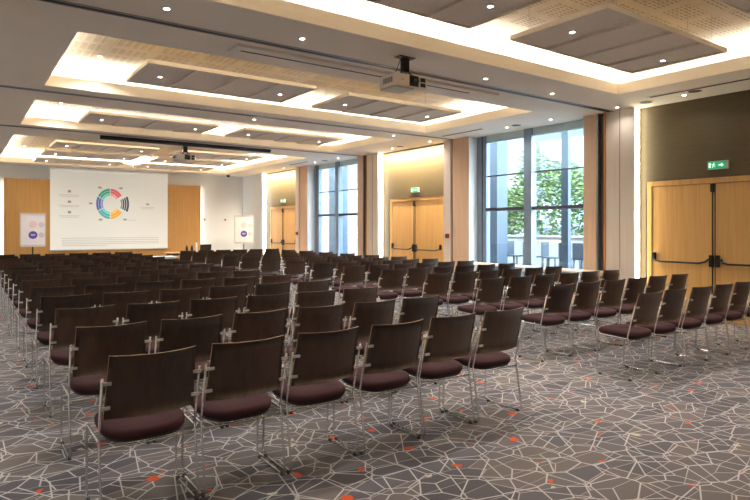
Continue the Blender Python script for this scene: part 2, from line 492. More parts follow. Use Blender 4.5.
# ------------------------------------------------------------------ doors (three pairs of oak doors)
ORD = ['nearest', 'middle', 'farthest']
for k, N in enumerate(NICHES):
    yf = N - (0.12 if k == 0 else 0.30)             # far outer edge of frame
    W = 2.31 if k == 0 else 2.24
    b = MB(); X0, X1 = 9.795, 9.865
    b.box(X0, X1, yf - 0.09, yf, 0, 2.30); b.box(X0, X1, yf - W, yf - W + 0.09, 0, 2.30); b.box(X0, X1, yf - W + 0.09, yf - 0.09, 2.215, 2.30)
    b.box(X0 - 0.006, X0, yf - 0.004, yf + 0.012, 0, 2.312, 1); b.box(X0 - 0.006, X0, yf - W, yf, 2.30, 2.312, 1)
    d = b.build('door_%d' % (k + 1), ['oak', 'dark_slot'])
    struct(d, '%s pair of oak double doors with black push bars in the right wall' % ORD[k], 'door')
    ym = yf - W / 2 + 0.025
    for s, (y0, y1) in enumerate(((ym + 0.01, yf - 0.095), (yf - W + 0.095, ym - 0.01))):
        b = MB(); b.box(9.812, 9.86, y0, y1, 0.012, 2.205)
        leaf = b.build('door_leaf', 'oak', d)
        b = MB()
        zb = 0.955
        e0, e1 = (y1 - 0.02, y0 + 0.09) if s == 0 else (y1 - 0.09, y0 + 0.02)
        hinge = e0 if s == 0 else e1
        meet = e1 if s == 0 else e0
        sg = 1 if s == 0 else -1
        b.tube(fillet([(9.80, hinge - sg * 0.02, zb + 0.05), (9.75, hinge - sg * 0.03, zb + 0.0), (9.74, hinge - sg * 0.16, zb - 0.025),
                       (9.74, meet + sg * 0.12, zb - 0.025), (9.75, meet + sg * 0.02, zb), (9.80, meet, zb + 0.04)], 0.03), 0.017, 8)
        b.box(9.765, 9.812, min(hinge, hinge - sg * 0.05), max(hinge, hinge - sg * 0.05), zb - 0.01, zb + 0.12)
        b.build('push_bar', 'black_metal', d, bevel=0.004)
        b = MB()
        yc = ym + sg * 0.045
        b.box(9.755, 9.812, yc - 0.03, yc + 0.03, zb - 0.08, zb + 0.11)
        b.build('lock_case', 'black_metal', d, bevel=0.006)
    b = MB()
    yc = ym + 0.035
    b.tube([(9.796, yc, 0.05), (9.796, yc, 2.16)], 0.011, 8); b.box(9.775, 9.812, yc - 0.025, yc + 0.025, 2.07, 2.20)
    b.build('lock_rod', 'black_metal', d)
    b = MB(); b.box(9.8105, 9.815, ym - 0.007, ym + 0.007, 0.012, 2.205); b.build('meeting_gap', 'dark_slot', d)

# ------------------------------------------------------------------ windows
for k, (y0, y1) in enumerate(WINS):
    ym = (y0 + y1) / 2
    X0, X1 = 9.88, 10.0
    b = MB()
    b.box(X0, X1, y1 - 0.30, y1, 0, 3.6); b.box(X0, X1, y0, y0 + 0.16, 0, 3.6); b.box(X0, X1, y0 + 0.16, y1 - 0.30, 0, 0.09)
    w = b.build('window_%d' % (k + 1), 'window_frame')
    struct(w, ('nearest' if k == 0 else 'farther') + ' tall blue-grey framed window in the right wall', 'window')
    b = MB(); b.box(X0 - 0.05, X1 - 0.01, ym - 0.10, ym + 0.10, 0.09, 3.6); b.build('mullion', 'window_frame', w)
    b = MB(); b.box(X0 - 0.012, X0, y1 - 0.19, y1 - 0.16, 0, 3.6); b.build('frame_joint', 'window_dark', w)
    for (a0, a1) in ((y0 + 0.16, ym - 0.10), (ym + 0.10, y1 - 0.30)):
        b = MB(); b.box(X0 - 0.03, X1 - 0.02, a0, a1, 1.88, 1.95); b.build('transom', 'window_dark', w)
        b = MB(); b.box(9.955, 9.965, a0, a1, 0.09, 3.6); b.build('window_pane', 'glass', w)
        b = MB(); b.quad((9.925, a0 + 0.01, 2.68), (9.925, a1 - 0.01, 2.68), (9.925, a1 - 0.01, 3.45), (9.925, a0 + 0.01, 3.45))
        bl = b.build('roller_blind', 'blind', w); bl['label'] = 'sheer grey roller blind pulled part way down'
        b = MB(); b.box(9.915, 9.935, a0 + 0.01, a1 - 0.01, 2.66, 2.69); b.build('hem_bar', 'window_dark', bl)
        b = MB(); b.box(9.885, 9.95, a0, a1, 3.44, 3.6); b.build('blind_cassette', 'cassette', bl)

# ------------------------------------------------------------------ ceiling fittings
def disc_light(o, x, y, z, power, size=0.036):
    L = bpy.data.lights.new('downlight_lamp', 'AREA')
    L.shape = 'DISK'; L.size = size; L.energy = power; L.color = (1, 0.975, 0.94); L.spread = math.radians(130)
    lo = bpy.data.objects.new('downlight_lamp', L); COL.objects.link(lo)
    if o is not None: lo.parent = o
    lo.location = (x, y, z)
    return lo

def downlight(x, y, z, label, power=9.0, group=None):
    t = empty('downlight', (x, y, z))
    tag(t, label, 'downlight', group)
    MB().lathe([(0.045, 0.0), (0.045, -0.005), (0.027, -0.007), (0.027, -0.003)], n=20).build('trim_ring', 'table_white', t)
    MB().lathe([(0.025, -0.0075), (0.025, -0.0085)], n=20).build('lamp_disc', 'lamp', t)
    disc_light(t, 0, 0, -0.0125, power)
    return t
mid = ['left end', 'second from left', 'second from right', 'right end']
for i, (x, y) in enumerate([(1.64, 5.72), (3.12, 5.75), (6.06, 5.80), (7.58, 5.84)]):
    downlight(x, y, ZC, 'round ceiling downlight, %s of the row behind the near projector' % mid[i])
for i, (x, y) in enumerate([(4.7, 10.6), (8.1, 10.6)]):
    downlight(x, y, ZC, 'round ceiling downlight, %s of the two between the second and third coffers' % ('left', 'right')[i])
ordw = ['nearest', 'second nearest', 'third nearest', 'fourth nearest', 'fifth nearest', 'sixth nearest', 'seventh nearest', 'eighth nearest', 'farthest']
for i, y in enumerate([4.69, 5.84, 7.25, 8.35, 10.8, 12.3, 15.0, 16.4, 18.6]):
    downlight(9.36, y, ZC, 'round ceiling downlight, %s of the line beside the right wall' % ordw[i], 1.0 if i < 2 else 3.5)
for i, y in enumerate([3.2, 8.4, 12.4, 18.0]):
    downlight(0.3, y, ZC, 'round ceiling downlight, %s of the line over the left aisle' % ordw[i])
for i, (x, y) in enumerate([(1.72, 9.35), (1.72, 13.3), (1.72, 21.0)]):
    downlight(x, y, ZI, ('round downlight in the perforated board at the left end of the %s coffer' % ('second', 'third', 'farthest')[i]))

# acoustic panels
def make_panel():
    t = empty('acoustic_panel')
    w, d, z = 2.45, 1.20, 0.0
    b = MB(); b.box(-w / 2, w / 2, -d / 2, d / 2, 0.0, 0.022); e = 0.008
    b.box(-w / 2, w / 2, -d / 2, -d / 2 + e, -0.03, 0.0); b.box(-w / 2, w / 2, d / 2 - e, d / 2, -0.03, 0.0)
    b.box(-w / 2, -w / 2 + e, -d / 2 + e, d / 2 - e, -0.03, 0.0); b.box(w / 2 - e, w / 2, -d / 2 + e, d / 2 - e, -0.03, 0.0)
    b.build('panel_board', 'panel_edge', t)
    sw = w / 4
    for k in range(4):
        x0 = -w / 2 + k * sw; x1 = x0 + sw
        b = MB(); b.prism([(x0 + 0.009, 0.0), (x0 + 0.009, -0.032), (x0 + 0.16, -0.027), (x0 + 0.34, -0.017), (x1 - 0.009, -0.002), (x1 - 0.009, 0.0)], 'y', -d / 2 + 0.009, d / 2 - 0.009)
        b.build('baffle_strip', 'felt', t)
    for (x, y) in ((-w / 2 + 0.32, 0.02), (w / 2 - 0.30, 0.02)):
        MB().lathe([(0.042, -0.004), (0.042, -0.036), (0.03, -0.036)], (x, y, 0), n=18).build('spot_ring', 'table_white', t)
        MB().lathe([(0.024, -0.036), (0.024, -0.0375)], (x, y, 0), n=18).build('spot_lamp', 'lamp', t)
    for x in (-w / 2 + 0.25, -w / 6, w / 6, w / 2 - 0.25):
        for y in (-d / 2 + 0.06, d / 2 - 0.06):
            MB().tube([(x, y, 0.022), (x, y, ZI - ZC - 0.022)], 0.0028, 5).build('suspension_wire', 'steel', t)
    return t
proto_panel = make_panel(); reg(proto_panel)
cof = ['nearest coffer', 'second coffer', 'third coffer', 'farthest coffer']
spots = []
for c, (x, y, side) in [(0, (6.25, 3.84, 'right panel of the back row')), (0, (3.17, 3.84, 'left panel of the back row')), (0, (6.25, 1.95, 'right panel of the middle row')),
                (1, (3.20, 8.30, 'left panel')), (1, (6.27, 8.36, 'right panel')), (2, (3.20, 12.30, 'left panel')), (2, (6.24, 12.34, 'right panel')),
                (3, (3.20, 16.70, 'left panel of the near row')), (3, (6.24, 16.70, 'right panel of the near row')),
                (3, (3.20, 18.75, 'left panel of the middle row')), (3, (6.24, 18.75, 'right panel of the middle row')),
                (3, (3.20, 20.80, 'left panel of the far row')), (3, (6.24, 20.80, 'right panel of the far row'))]:
    spots.append((c, x, y, side))
for i, (c, x, y, side) in enumerate(spots):
    o = proto_panel if i == 0 else copy_tree(proto_panel)
    o.location = (x, y, ZC + 0.02)
    tag(o, 'grey hanging acoustic panel, %s in the %s' % (side, cof[c]), 'acoustic panel', 'acoustic panels hanging in the ceiling coffers')
    for dx in (-0.905, 0.925):
        disc_light(o, dx, 0.02, -0.039, 7.0)

# movable wall tracks
for i, y in enumerate([6.13, 10.25, 14.15]):
    b = MB(); b.box(XL, XR, y - 0.035, y + 0.035, ZC - 0.006, ZC)
    b.box(XL, XR, y - 0.05, y - 0.035, ZC - 0.012, ZC, 1); b.box(XL, XR, y + 0.035, y + 0.05, ZC - 0.012, ZC, 1)
    struct(b.build('trim_%d' % (i + 2), ['black_plastic', 'alu']), 'dark partition track across the ceiling', 'ceiling track')
# projection screen housings
b = MB(); b.box(2.6, 6.9, 6.32, 6.62, ZC - 0.035, ZC)
hs = b.build('screen_housing', 'ceiling')
tag(hs, 'long taupe screen housing set under the ceiling behind the near projector', 'screen housing')
b = MB(); b.box(2.7, 6.4, 6.45, 6.49, ZC - 0.0365, ZC - 0.0345); b.build('housing_slot', 'dark_slot', hs)
b = MB(); b.box(2.65, 6.86, 14.40, 14.50, ZC - 0.085, ZC)
hs = b.build('screen_housing', 'black_plastic')
tag(hs, 'long black screen housing under the ceiling before the farthest coffer', 'screen housing')
for x in (2.63, 6.86):
    b = MB(); b.box(x, x + 0.02, 14.40, 14.50, ZC - 0.085, ZC); b.build('end_cap', 'table_white', hs)
# slot diffusers and round speakers in the ceiling along the right wall
for i, (x, y0, y1) in enumerate([(9.06, 2.2, 5.1), (9.06, 8.75, 10.05), (9.06, 16.3, 17.6)]):
    b = MB(); b.box(x - 0.05, x + 0.05, y0, y1, ZC - 0.008, ZC, 0)
    o = b.build('slot_diffuser', 'ceiling')
    tag(o, '%s slot air diffuser in the ceiling beside the right wall' % ORD[i], 'air diffuser', 'slot diffusers')
    b = MB()
    b.box(x - 0.036, x + 0.036, y0 + 0.02, y1 - 0.02, ZC - 0.0095, ZC - 0.0075)
    b.build('slot', 'dark_slot', o)
for i, (x, y) in enumerate([(9.2, 4.45), (9.36, 5.32), (9.3, 8.05), (9.3, 11.9), (9.3, 15.7)]):
    t = empty('ceiling_speaker', (x, y, ZC)); tag(t, 'round grey ceiling speaker, %s of those beside the right wall' % ordw[i if i < 4 else 8], 'speaker', 'round ceiling speakers')
    MB().lathe([(0.115, 0.0), (0.115, -0.008), (0.10, -0.010)], n=24).build('rim', 'ceiling', t)
    MB().lathe([(0.098, -0.009), (0.098, -0.0115)], n=24).build('grille', 'dark_slot', t)

# projectors
def make_projector():
    t = empty('projector')
    ox = -0.042
    b = MB()                                       # body, front face towards -y
    b.box(ox - 0.24, ox + 0.25, -0.18, 0.15, -0.405, -0.255)
    body = b.build('body', 'proj_body', t, bevel=0.018)
    b = MB(); b.box(ox - 0.23, ox + 0.06, -0.15, 0.14, -0.424, -0.406); b.build('base_plate', 'grey_plastic', t)
    b = MB(); b.box(ox - 0.03, ox + 0.105, -0.186, -0.178, -0.392, -0.268); b.build('lens_panel', 'black_plastic', t)
    b = MB(); b.tube([(ox + 0.035, -0.18, -0.33), (ox + 0.035, -0.22, -0.33)], 0.052, 20); b.build('lens_barrel', 'black_plastic', t)
    b = MB(); b.tube([(ox + 0.035, -0.219, -0.33), (ox + 0.035, -0.224, -0.33)], 0.038, 20); b.build('lens', 'lens', t)
    for z in (-0.385, -0.325):
        b = MB(); b.box(ox + 0.14, ox + 0.215, -0.186, -0.179, z, z + 0.046); b.build('air_outlet', 'black_plastic', t)
    b = MB(); b.box(ox - 0.16, ox - 0.11, -0.1815, -0.1795, -0.335, -0.325); b.build('maker_plate', 'grey_plastic', t)
    b = MB(); b.box(ox - 0.244, ox - 0.239, -0.12, 0.07, -0.365, -0.295); v = b.build('side_vent', 'grey_plastic', t)
    b = MB()
    for k in range(6): b.box(ox - 0.2455, ox - 0.2435, -0.11 + k * 0.03, -0.098 + k * 0.03, -0.358, -0.302)
    b.build('vent_slot', 'dark_slot', v)
    b = MB(); b.box(-0.12, 0.12, -0.06, 0.06, -0.012, -0.0005); b.build('ceiling_plate', 'black_metal', t)
    b = MB(); b.box(-0.045, 0.045, -0.035, 0.035, -0.19, -0.012); b.build('mount_column', 'black_metal', t, bevel=0.005)
    for s in (-1, 1):
        b = MB(); b.tube([(s * 0.03, 0, -0.17), (s * 0.10, -0.08, -0.255)], 0.009, 6); b.tube([(s * 0.03, 0, -0.17), (s * 0.10, 0.10, -0.255)], 0.009, 6)
        b.build('mount_arm', 'black_metal', t)
    b = MB(); b.tube(fillet([(-0.05, 0.03, -0.03), (-0.09, 0.05, -0.16), (-0.09, 0.12, -0.20), (-0.09, 0.145, -0.27)], 0.05), 0.006, 6); b.build('cable', 'black_plastic', t)
    return t
pj = make_projector(); reg(pj); pj.location = (4.50, 5.66, ZC)
tag(pj, 'large cream projector hanging from the ceiling in front of the second coffer', 'projector', 'ceiling projectors')
p2 = copy_tree(pj); p2.location = (4.72, 14.85, ZC)
tag(p2, 'distant cream projector hanging from the ceiling before the screen', 'projector', 'ceiling projectors')

b = MB().lathe([(0.07, 0.0), (0.07, -0.03), (0.05, -0.06), (0.02, -0.085)], n=18)
tag(b.build('dome_camera', 'black_plastic', None, (8.85, 22.45, ZC)), 'black dome camera on the ceiling near the far right corner', 'camera')

# ------------------------------------------------------------------ projection screen with its slide
SX0, SX1, SZ0, SZ1, SY = 2.60, 6.52, 0.745, 3.52, 22.62
b = MB(); b.box(SX0, SX1, SY, SY + 0.012, SZ0, SZ1)
scr = b.build('projection_screen', 'screen')
tag(scr, 'wide white projection screen showing a coloured ring chart on the far wall', 'projection screen')
b = MB(); b.tube([(SX0 - 0.03, SY + 0.006, SZ0 - 0.02), (SX1 + 0.03, SY + 0.006, SZ0 - 0.02)], 0.02, 8); b.build('weight_bar', 'grey_plastic', scr)
b = MB(); b.box(SX0 - 0.06, SX1 + 0.06, SY - 0.04, SY + 0.05, SZ1, ZC); b.build('housing', 'table_white', scr)
for nm, c in dict(ring_red=(214, 92, 110), ring_red_light=(232, 150, 160), ring_green=(46, 150, 130), ring_green_light=(90, 206, 180), ring_blue=(76, 102, 168), ring_blue_light=(146, 142, 206),
                  ring_teal=(72, 166, 172), ring_teal_light=(112, 206, 204), ring_yellow=(228, 168, 44), ring_yellow_light=(240, 196, 104), ring_slate=(62, 76, 92), ring_slate_light=(120, 132, 146),
                  slide_grey=(176, 174, 170), slide_dark=(132, 134, 136)).items():
    M[nm] = mat_emit(nm, srgb(*c), 0.2)
cx, cz = 4.50, 2.36
def sector(b, r0, r1, a0, a1, ox=0.0, mi=0, y=SY - 0.003):
    n = 14; kx, kz = 0.885, 1.04
    for k in range(n):
        p, q = math.radians(a0 + (a1 - a0) * k / n), math.radians(a0 + (a1 - a0) * (k + 1) / n)
        b.quad(*[(cx + ox + kx * r * math.cos(a), y, cz + kz * r * math.sin(a)) for r, a in ((r0, p), (r1, p), (r1, q), (r0, q))], mi)
for nm, a0, a1 in (('red', 34, 88), ('green', 92, 150), ('blue', 153, 207), ('teal', 210, 268), ('yellow', 272, 326)):
    b = MB()
    sector(b, 0.445, 0.525, a0, a1, 0, 0); sector(b, 0.36, 0.435, a0, a1, 0, 0); sector(b, 0.275, 0.35, a0, a1, 0, 1)
    b.build('chart_segment', ['ring_' + nm, 'ring_' + nm + '_light'], scr)
b = MB()
for r0, r1, mi in ((0.54, 0.62, 0), (0.46, 0.52, 0), (0.38, 0.44, 0), (0.31, 0.36, 1)): sector(b, r0, r1, -26, 26, 0.09, mi)
b.build('chart_segment', ['ring_slate', 'ring_slate_light'], scr)
y = SY - 0.003
def text_block(name, bars, mats):
    b = MB()
    for (x0, x1, z0, z1) in bars: b.box(x0, x1, y, y + 0.0025, z0, z1)
    b.build(name, mats, scr)
for z in (2.72, 2.36, 2.00):
    text_block('slide_icon', [(3.14, 3.24, z, z + 0.08)], 'slide_dark')
    text_block('slide_text_line', [(2.86, 3.5, z - 0.09, z - 0.075)], 'slide_grey')
    text_block('slide_text_line', [(2.90, 3.48, z - 0.14, z - 0.125)], 'slide_grey')
text_block('slide_icon', [(5.74, 5.84, 2.34, 2.40)], 'slide_dark')
text_block('slide_text_line', [(5.50, 6.05, 2.25, 2.265)], 'slide_grey'); text_block('slide_text_line', [(5.56, 6.0, 2.20, 2.213)], 'slide_grey')
for z in (1.13, 1.06, 0.99, 0.93): text_block('slide_text_line', [(2.95, 6.2, z, z + 0.018)], 'slide_grey')
text_block('slide_text_line', [(2.95, 4.4, 0.87, 0.888)], 'slide_grey')
for (x, z) in ((4.16, 2.93), (4.86, 2.93), (3.86, 2.36), (4.18, 1.79), (5.0, 1.80)): text_block('slide_mark', [(x - 0.055, x + 0.055, z - 0.03, z + 0.03)], 'slide_dark')
text_block('slide_text_line', [(5.1, 5.4, 1.77, 1.785)], 'slide_grey')

# ------------------------------------------------------------------ flipcharts
M['print_purple'] = mat_plain('purple_print', srgb(84, 74, 160), 0.7)
M['print_pink'] = mat_plain('pale_pink_print', srgb(222, 196, 200), 0.7)
M['print_grey'] = mat_plain('pale_grey_print', srgb(200, 194, 202), 0.7)
def make_flipchart(loc, rz, label):
    t = empty('flipchart', loc, rz); tag(t, label, 'flipchart')
    def slab(x0, x1, z0, z1, y0, y1, name, mat, par=t):
        bb = MB(); bb.box(x0, x1, y0, y1, z0, z1); return bb.build(name, mat, par)
    slab(-0.36, 0.36, 0.93, 1.97, -0.012, 0.012, 'board', 'grey_plastic')
    pp = slab(-0.325, 0.325, 0.96, 1.93, -0.020, -0.013, 'paper_pad', 'paper')
    slab(-0.36, 0.36, 1.93, 1.97, -0.032, -0.012, 'clip_bar', 'grey_plastic')
    slab(-0.34, 0.34, 0.895, 0.93, -0.075, 0.012, 'pen_tray', 'grey_plastic')
    def disc(x, z, r, mat):
        bb = MB(); bb.poly([(x + r * math.cos(a), -0.0205 - 0.0005, z + r * math.sin(a)) for a in [2 * PI * k / 28 for k in range(28)]])
        bb.build('printed_circle', mat, pp)
    disc(0.0, 1.27, 0.125, 'print_purple'); disc(0.0, 1.60, 0.115, 'print_pink'); disc(0.235, 1.60, 0.085, 'print_grey'); disc(0.235, 1.27, 0.085, 'print_grey')
    bb = MB()
    for z, x0, x1 in ((1.285, -0.07, 0.07), (1.255, -0.05, 0.05)): bb.box(x0, x1, -0.0225, -0.0215, z - 0.007, z + 0.007)
    bb.build('printed_lines', 'paper', pp)
    bb = MB(); bb.tube([(0, 0.03, 0.55), (0, 0.03, 1.2)], 0.018, 10); bb.build('stem', 'black_metal', t)
    for a in (-PI / 2, PI / 6, 5 * PI / 6):
        bb = MB(); bb.tube([(0.0, 0.03, 0.55), (0.34 * math.cos(a), 0.03 + 0.34 * math.sin(a), 0.012)], 0.012, 8); bb.build('leg', 'grey_plastic', t)
    return t
make_flipchart((1.99, 21.5, 0.0), math.radians(3), 'flipchart with purple circle in front of the oak panel left of the screen')
make_flipchart((9.02, 21.3, 0.0), math.radians(-22), 'flipchart with purple circle by the white wall right of the screen')

for i, u in enumerate((8.0, 8.85)):
    b = MB(); b.box(u - 0.045, u + 0.045, 22.782, 22.7995, 1.78, 1.87)
    o = b.build('wall_socket', 'grey_plastic'); tag(o, 'small square wall socket, %s of the two right of the screen' % ('left', 'right')[i], 'socket')
    b = MB(); b.box(u - 0.026, u + 0.026, 22.779, 22.783, 1.80, 1.85); b.build('socket_insert', 'dark_slot', o)

# exit signs
for k, N in enumerate(NICHES):
    yc = N - (1.31 if k == 0 else 1.42)
    b = MB(); b.box(9.765, 9.8095, yc - 0.155, yc + 0.155, 2.425, 2.555)
    o = b.build('exit_sign', 'grey_plastic', bevel=0.004)
    tag(o, 'lit green exit sign over the %s pair of oak doors' % ORD[k], 'exit sign', 'exit signs')
    b = MB(); b.box(9.761, 9.7645, yc - 0.115, yc + 0.148, 2.432, 2.548); fc = b.build('sign_face', 'green_sign', o)
    b = MB()
    xx = 9.7595
    def sp(pts): b.poly([(xx, yc + 0.148 - p[0], 2.432 + p[1]) for p in pts])
    sp([(0.012, 0.02), (0.045, 0.02), (0.045, 0.096), (0.012, 0.096)])                        # doorway
    sp([(0.085, 0.086), (0.098, 0.086), (0.098, 0.100), (0.085, 0.100)])                      # runner: head
    sp([(0.070, 0.050), (0.090, 0.046), (0.096, 0.080), (0.080, 0.084)])                      # body
    sp([(0.056, 0.064), (0.076, 0.074), (0.074, 0.081), (0.054, 0.071)])                      # arms
    sp([(0.094, 0.070), (0.112, 0.058), (0.115, 0.064), (0.096, 0.079)])
    sp([(0.064, 0.018), (0.073, 0.018), (0.084, 0.050), (0.073, 0.050)])                      # legs
    sp([(0.082, 0.050), (0.108, 0.030), (0.112, 0.037), (0.090, 0.056)])
    sp([(0.160, 0.047), (0.200, 0.047), (0.200, 0.026), (0.240, 0.058), (0.200, 0.090), (0.200, 0.069), (0.160, 0.069)])   # arrow
    b.build('sign_pictogram', 'sign_white', fc)
# fire call points
for i, y in enumerate((10.43, 18.06)):
    b = MB(); b.box(XR - 0.045, XR - 0.0005, y - 0.05, y + 0.05, 1.25, 1.36)
    o = b.build('fire_call_point', 'red', bevel=0.006); tag(o, 'red fire call point on the pilaster beside the %s oak doors' % ('middle', 'farthest')[i], 'call point', 'fire call points')
    b = MB(); b.box(XR - 0.048, XR - 0.0445, y - 0.03, y + 0.03, 1.28, 1.33); b.build('call_window', 'dark_slot', o)

# ------------------------------------------------------------------ stacking chairs
HW = 0.245
def make_chair():
    t = empty('stacking_chair')
    # seat pad
    rings = [(0.95, 0.0), (0.995, 0.012), (1.0, 0.028), (0.985, 0.042), (0.93, 0.052), (0.6, 0.056), (0.0, 0.058)]
    b = MB(); n = 36; i0 = 0
    def outline(a):
        c, s = math.cos(a), math.sin(a); e = 2 / 3.6
        x = 0.222 * math.copysign(abs(c) ** e, c); y = 0.222 * math.copysign(abs(s) ** e, s)
        if y < 0: x *= 1 - 0.10 * (-y / 0.222) ** 2
        return x, y
    for (k, z) in rings:
        for j in range(n):
            x, y = outline(2 * PI * j / n)
            dz = -0.018 * max(0, (y * k - 0.12) / 0.1) ** 2 + 0.010 * (y / 0.222)
            b.v.append((x * k, 0.03 + y * k, 0.418 + z + dz))
    for r in range(len(rings) - 1):
        for j in range(n):
            a = r * n + j; c = r * n + (j + 1) % n
            b.f.append((a, c, c + n, a + n)); b.mi.append(0); b.sm.append(True)
    b.f.append(tuple(range(n))[::-1]); b.mi.append(0); b.sm.append(False)
    b.build('seat', 'maroon', t)
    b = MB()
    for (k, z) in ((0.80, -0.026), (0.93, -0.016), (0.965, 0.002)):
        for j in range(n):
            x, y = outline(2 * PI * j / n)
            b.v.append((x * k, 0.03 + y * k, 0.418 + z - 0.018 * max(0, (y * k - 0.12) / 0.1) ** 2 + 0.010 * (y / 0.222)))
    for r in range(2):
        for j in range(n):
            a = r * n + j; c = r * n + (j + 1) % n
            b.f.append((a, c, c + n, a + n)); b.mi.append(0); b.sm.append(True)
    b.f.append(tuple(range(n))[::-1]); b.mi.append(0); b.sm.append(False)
    b.build('seat_under_shade', 'black_plastic', t)  # black layer added for the shade on the seat's underside
    # curved plywood back
    b = MB(); nu, nv = 14, 4; bw = 0.229; th = 0.011
    def bp(u, v, off):
        x = (bw - 0.012 * v) * u
        z = 0.528 + 0.332 * v
        yb = -0.176 - 0.255 * (z - 0.545) - 0.050 * (1 - u * u) + 0.019
        if v > 0.99: z += 0.004 * (u * u)
        return (x, yb - off, z)
    for k, off in enumerate((0, th)):
        for iv in range(nv + 1):
            for iu in range(nu + 1):
                b.v.append(bp(-1 + 2 * iu / nu, iv / nv, off))
    st = (nu + 1) * (nv + 1)
    for iv in range(nv):
        for iu in range(nu):
            a = iv * (nu + 1) + iu
            b.f.append((a, a + nu + 1, a + nu + 2, a + 1)); b.mi.append(0); b.sm.append(True)
            b.f.append((st + a, st + a + 1, st + a + nu + 2, st + a + nu + 1)); b.mi.append(0); b.sm.append(True)
    def rim(idx):
        for p, q in zip(idx, idx[1:]):
            b.f.append((p, q, st + q, st + p)); b.mi.append(1); b.sm.append(False)
    rim([nv * (nu + 1) + i for i in range(nu + 1)]); rim([i for i in range(nu, -1, -1)])
    rim([i * (nu + 1) for i in range(nv + 1)][::1]); rim([i * (nu + 1) + nu for i in range(nv, -1, -1)])
    b.build('backrest', ['walnut', 'ply_edge'], t)
    for s in (-1, 1):
        x = s * HW
        path = fillet([(x, -0.222, 0.748), (x, -0.140, 0.425), (x, -0.208, 0.0075), (x, 0.200, 0.0075), (x, 0.186, 0.418), (x, -0.134, 0.405)], 0.045)
        b = MB(); b.tube(path, 0.0068, 8)
        sf = b.build('side_frame', 'chrome', t)
        for y in (-0.165, 0.155):
            g = MB(); g.box(x - 0.009, x + 0.009, y - 0.014, y + 0.014, 0.001, 0.016); g.build('glider', 'black_plastic', sf)
        for z in (0.725, 0.595):
            yb = -0.176 - 0.255 * (z - 0.545) 
            g = MB(); xa, xb = sorted((s * 0.205, s * 0.247))
            g.box(xa, xb, yb - 0.022, yb - 0.012, z - 0.008, z + 0.008); g.build('bracket', 'steel', t)
    b = MB(); b.tube([(-HW + 0.004, -0.150, 0.372), (HW - 0.004, -0.150, 0.372)], 0.0055, 8); b.build('cross_bar', 'chrome', t)
    b = MB(); b.tube([(-HW + 0.004, 0.12, 0.384), (HW - 0.004, 0.12, 0.384)], 0.0055, 8); b.build('cross_bar', 'chrome', t)
    return t
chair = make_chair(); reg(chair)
import re
base = lambda n: re.sub(r'\.\d+$', '', n)
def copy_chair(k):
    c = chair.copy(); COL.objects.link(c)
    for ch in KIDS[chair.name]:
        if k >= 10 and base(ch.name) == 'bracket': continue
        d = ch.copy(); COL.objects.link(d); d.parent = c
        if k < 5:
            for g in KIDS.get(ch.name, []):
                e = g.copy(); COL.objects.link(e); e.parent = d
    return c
ROWS = ['nearest', 'second nearest', 'third nearest', 'fourth nearest', 'fifth nearest', 'sixth nearest', 'seventh nearest', 'eighth nearest',
        'seventh from front', 'fifth from front', 'fourth from front', 'third from front', 'second from front', 'front']
ROWS[8] = 'sixth from front'
SEAT = ['leftmost', 'second from left', 'third from left', 'third from right', 'second from right', 'rightmost']
first = True
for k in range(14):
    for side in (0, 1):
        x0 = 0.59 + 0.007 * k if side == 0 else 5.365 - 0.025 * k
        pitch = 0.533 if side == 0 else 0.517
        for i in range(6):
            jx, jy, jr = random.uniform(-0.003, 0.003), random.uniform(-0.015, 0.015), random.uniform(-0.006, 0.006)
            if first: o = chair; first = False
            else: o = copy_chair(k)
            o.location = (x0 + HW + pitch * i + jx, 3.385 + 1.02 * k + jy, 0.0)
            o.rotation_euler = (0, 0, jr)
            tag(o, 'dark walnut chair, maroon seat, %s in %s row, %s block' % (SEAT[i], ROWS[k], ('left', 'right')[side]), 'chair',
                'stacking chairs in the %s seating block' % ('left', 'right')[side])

# ------------------------------------------------------------------ tables
def table(name, x0, x1, y0, y1, h, label, top, leg='steel'):
    t = empty(name, ((x0 + x1) / 2, (y0 + y1) / 2, 0)); tag(t, label, 'table')
    a, c = (x1 - x0) / 2, (y1 - y0) / 2
    b = MB(); b.box(-a, a, -c, c, h - 0.03, h); b.build('table_top', top, t, bevel=0.004)
    for sx in (-1, 1):
        for sy in (-1, 1):
            b = MB(); b.tube([(sx * (a - 0.06), sy * (c - 0.08), 0.001), (sx * (a - 0.06), sy * (c - 0.08), h - 0.03)], 0.018, 10); b.build('leg', leg, t)
    for sy in (-1, 1):
        b = MB(); y0 = sy * (c - 0.0875); b.box(-a + 0.07, a - 0.07, y0 - 0.0125, y0 + 0.0125, h - 0.09, h - 0.03); b.build('apron', leg, t)
    return t
table('side_table', 8.78, 9.34, 5.95, 7.35, 0.74, 'pale wooden table in front of the near window, nearer of the two', 'table_top')
table('side_table', 8.85, 9.40, 7.55, 9.25, 0.74, 'pale wooden table in front of the near window, farther of the two', 'table_top')
table('presenter_table', 5.3, 7.0, 18.05, 18.75, 0.74, 'wooden presenter table with bottles and a laptop before the screen', 'oak', 'black_metal')
t = empty('white_stand', (4.92, 17.65, 0)); tag(t, 'low white stand at the front of the aisle below the screen', 'stand')
b = MB(); b.box(-0.37, 0.37, -0.24, 0.24, 0.63, 0.66); b.build('stand_top', 'table_white', t)
b = MB(); b.box(-0.34, 0.34, -0.22, -0.19, 0.10, 0.63); b.box(-0.34, -0.31, -0.19, 0.22, 0.0, 0.63); b.box(0.31, 0.34, -0.19, 0.22, 0.0, 0.63); b.build('stand_panel', 'table_white', t)
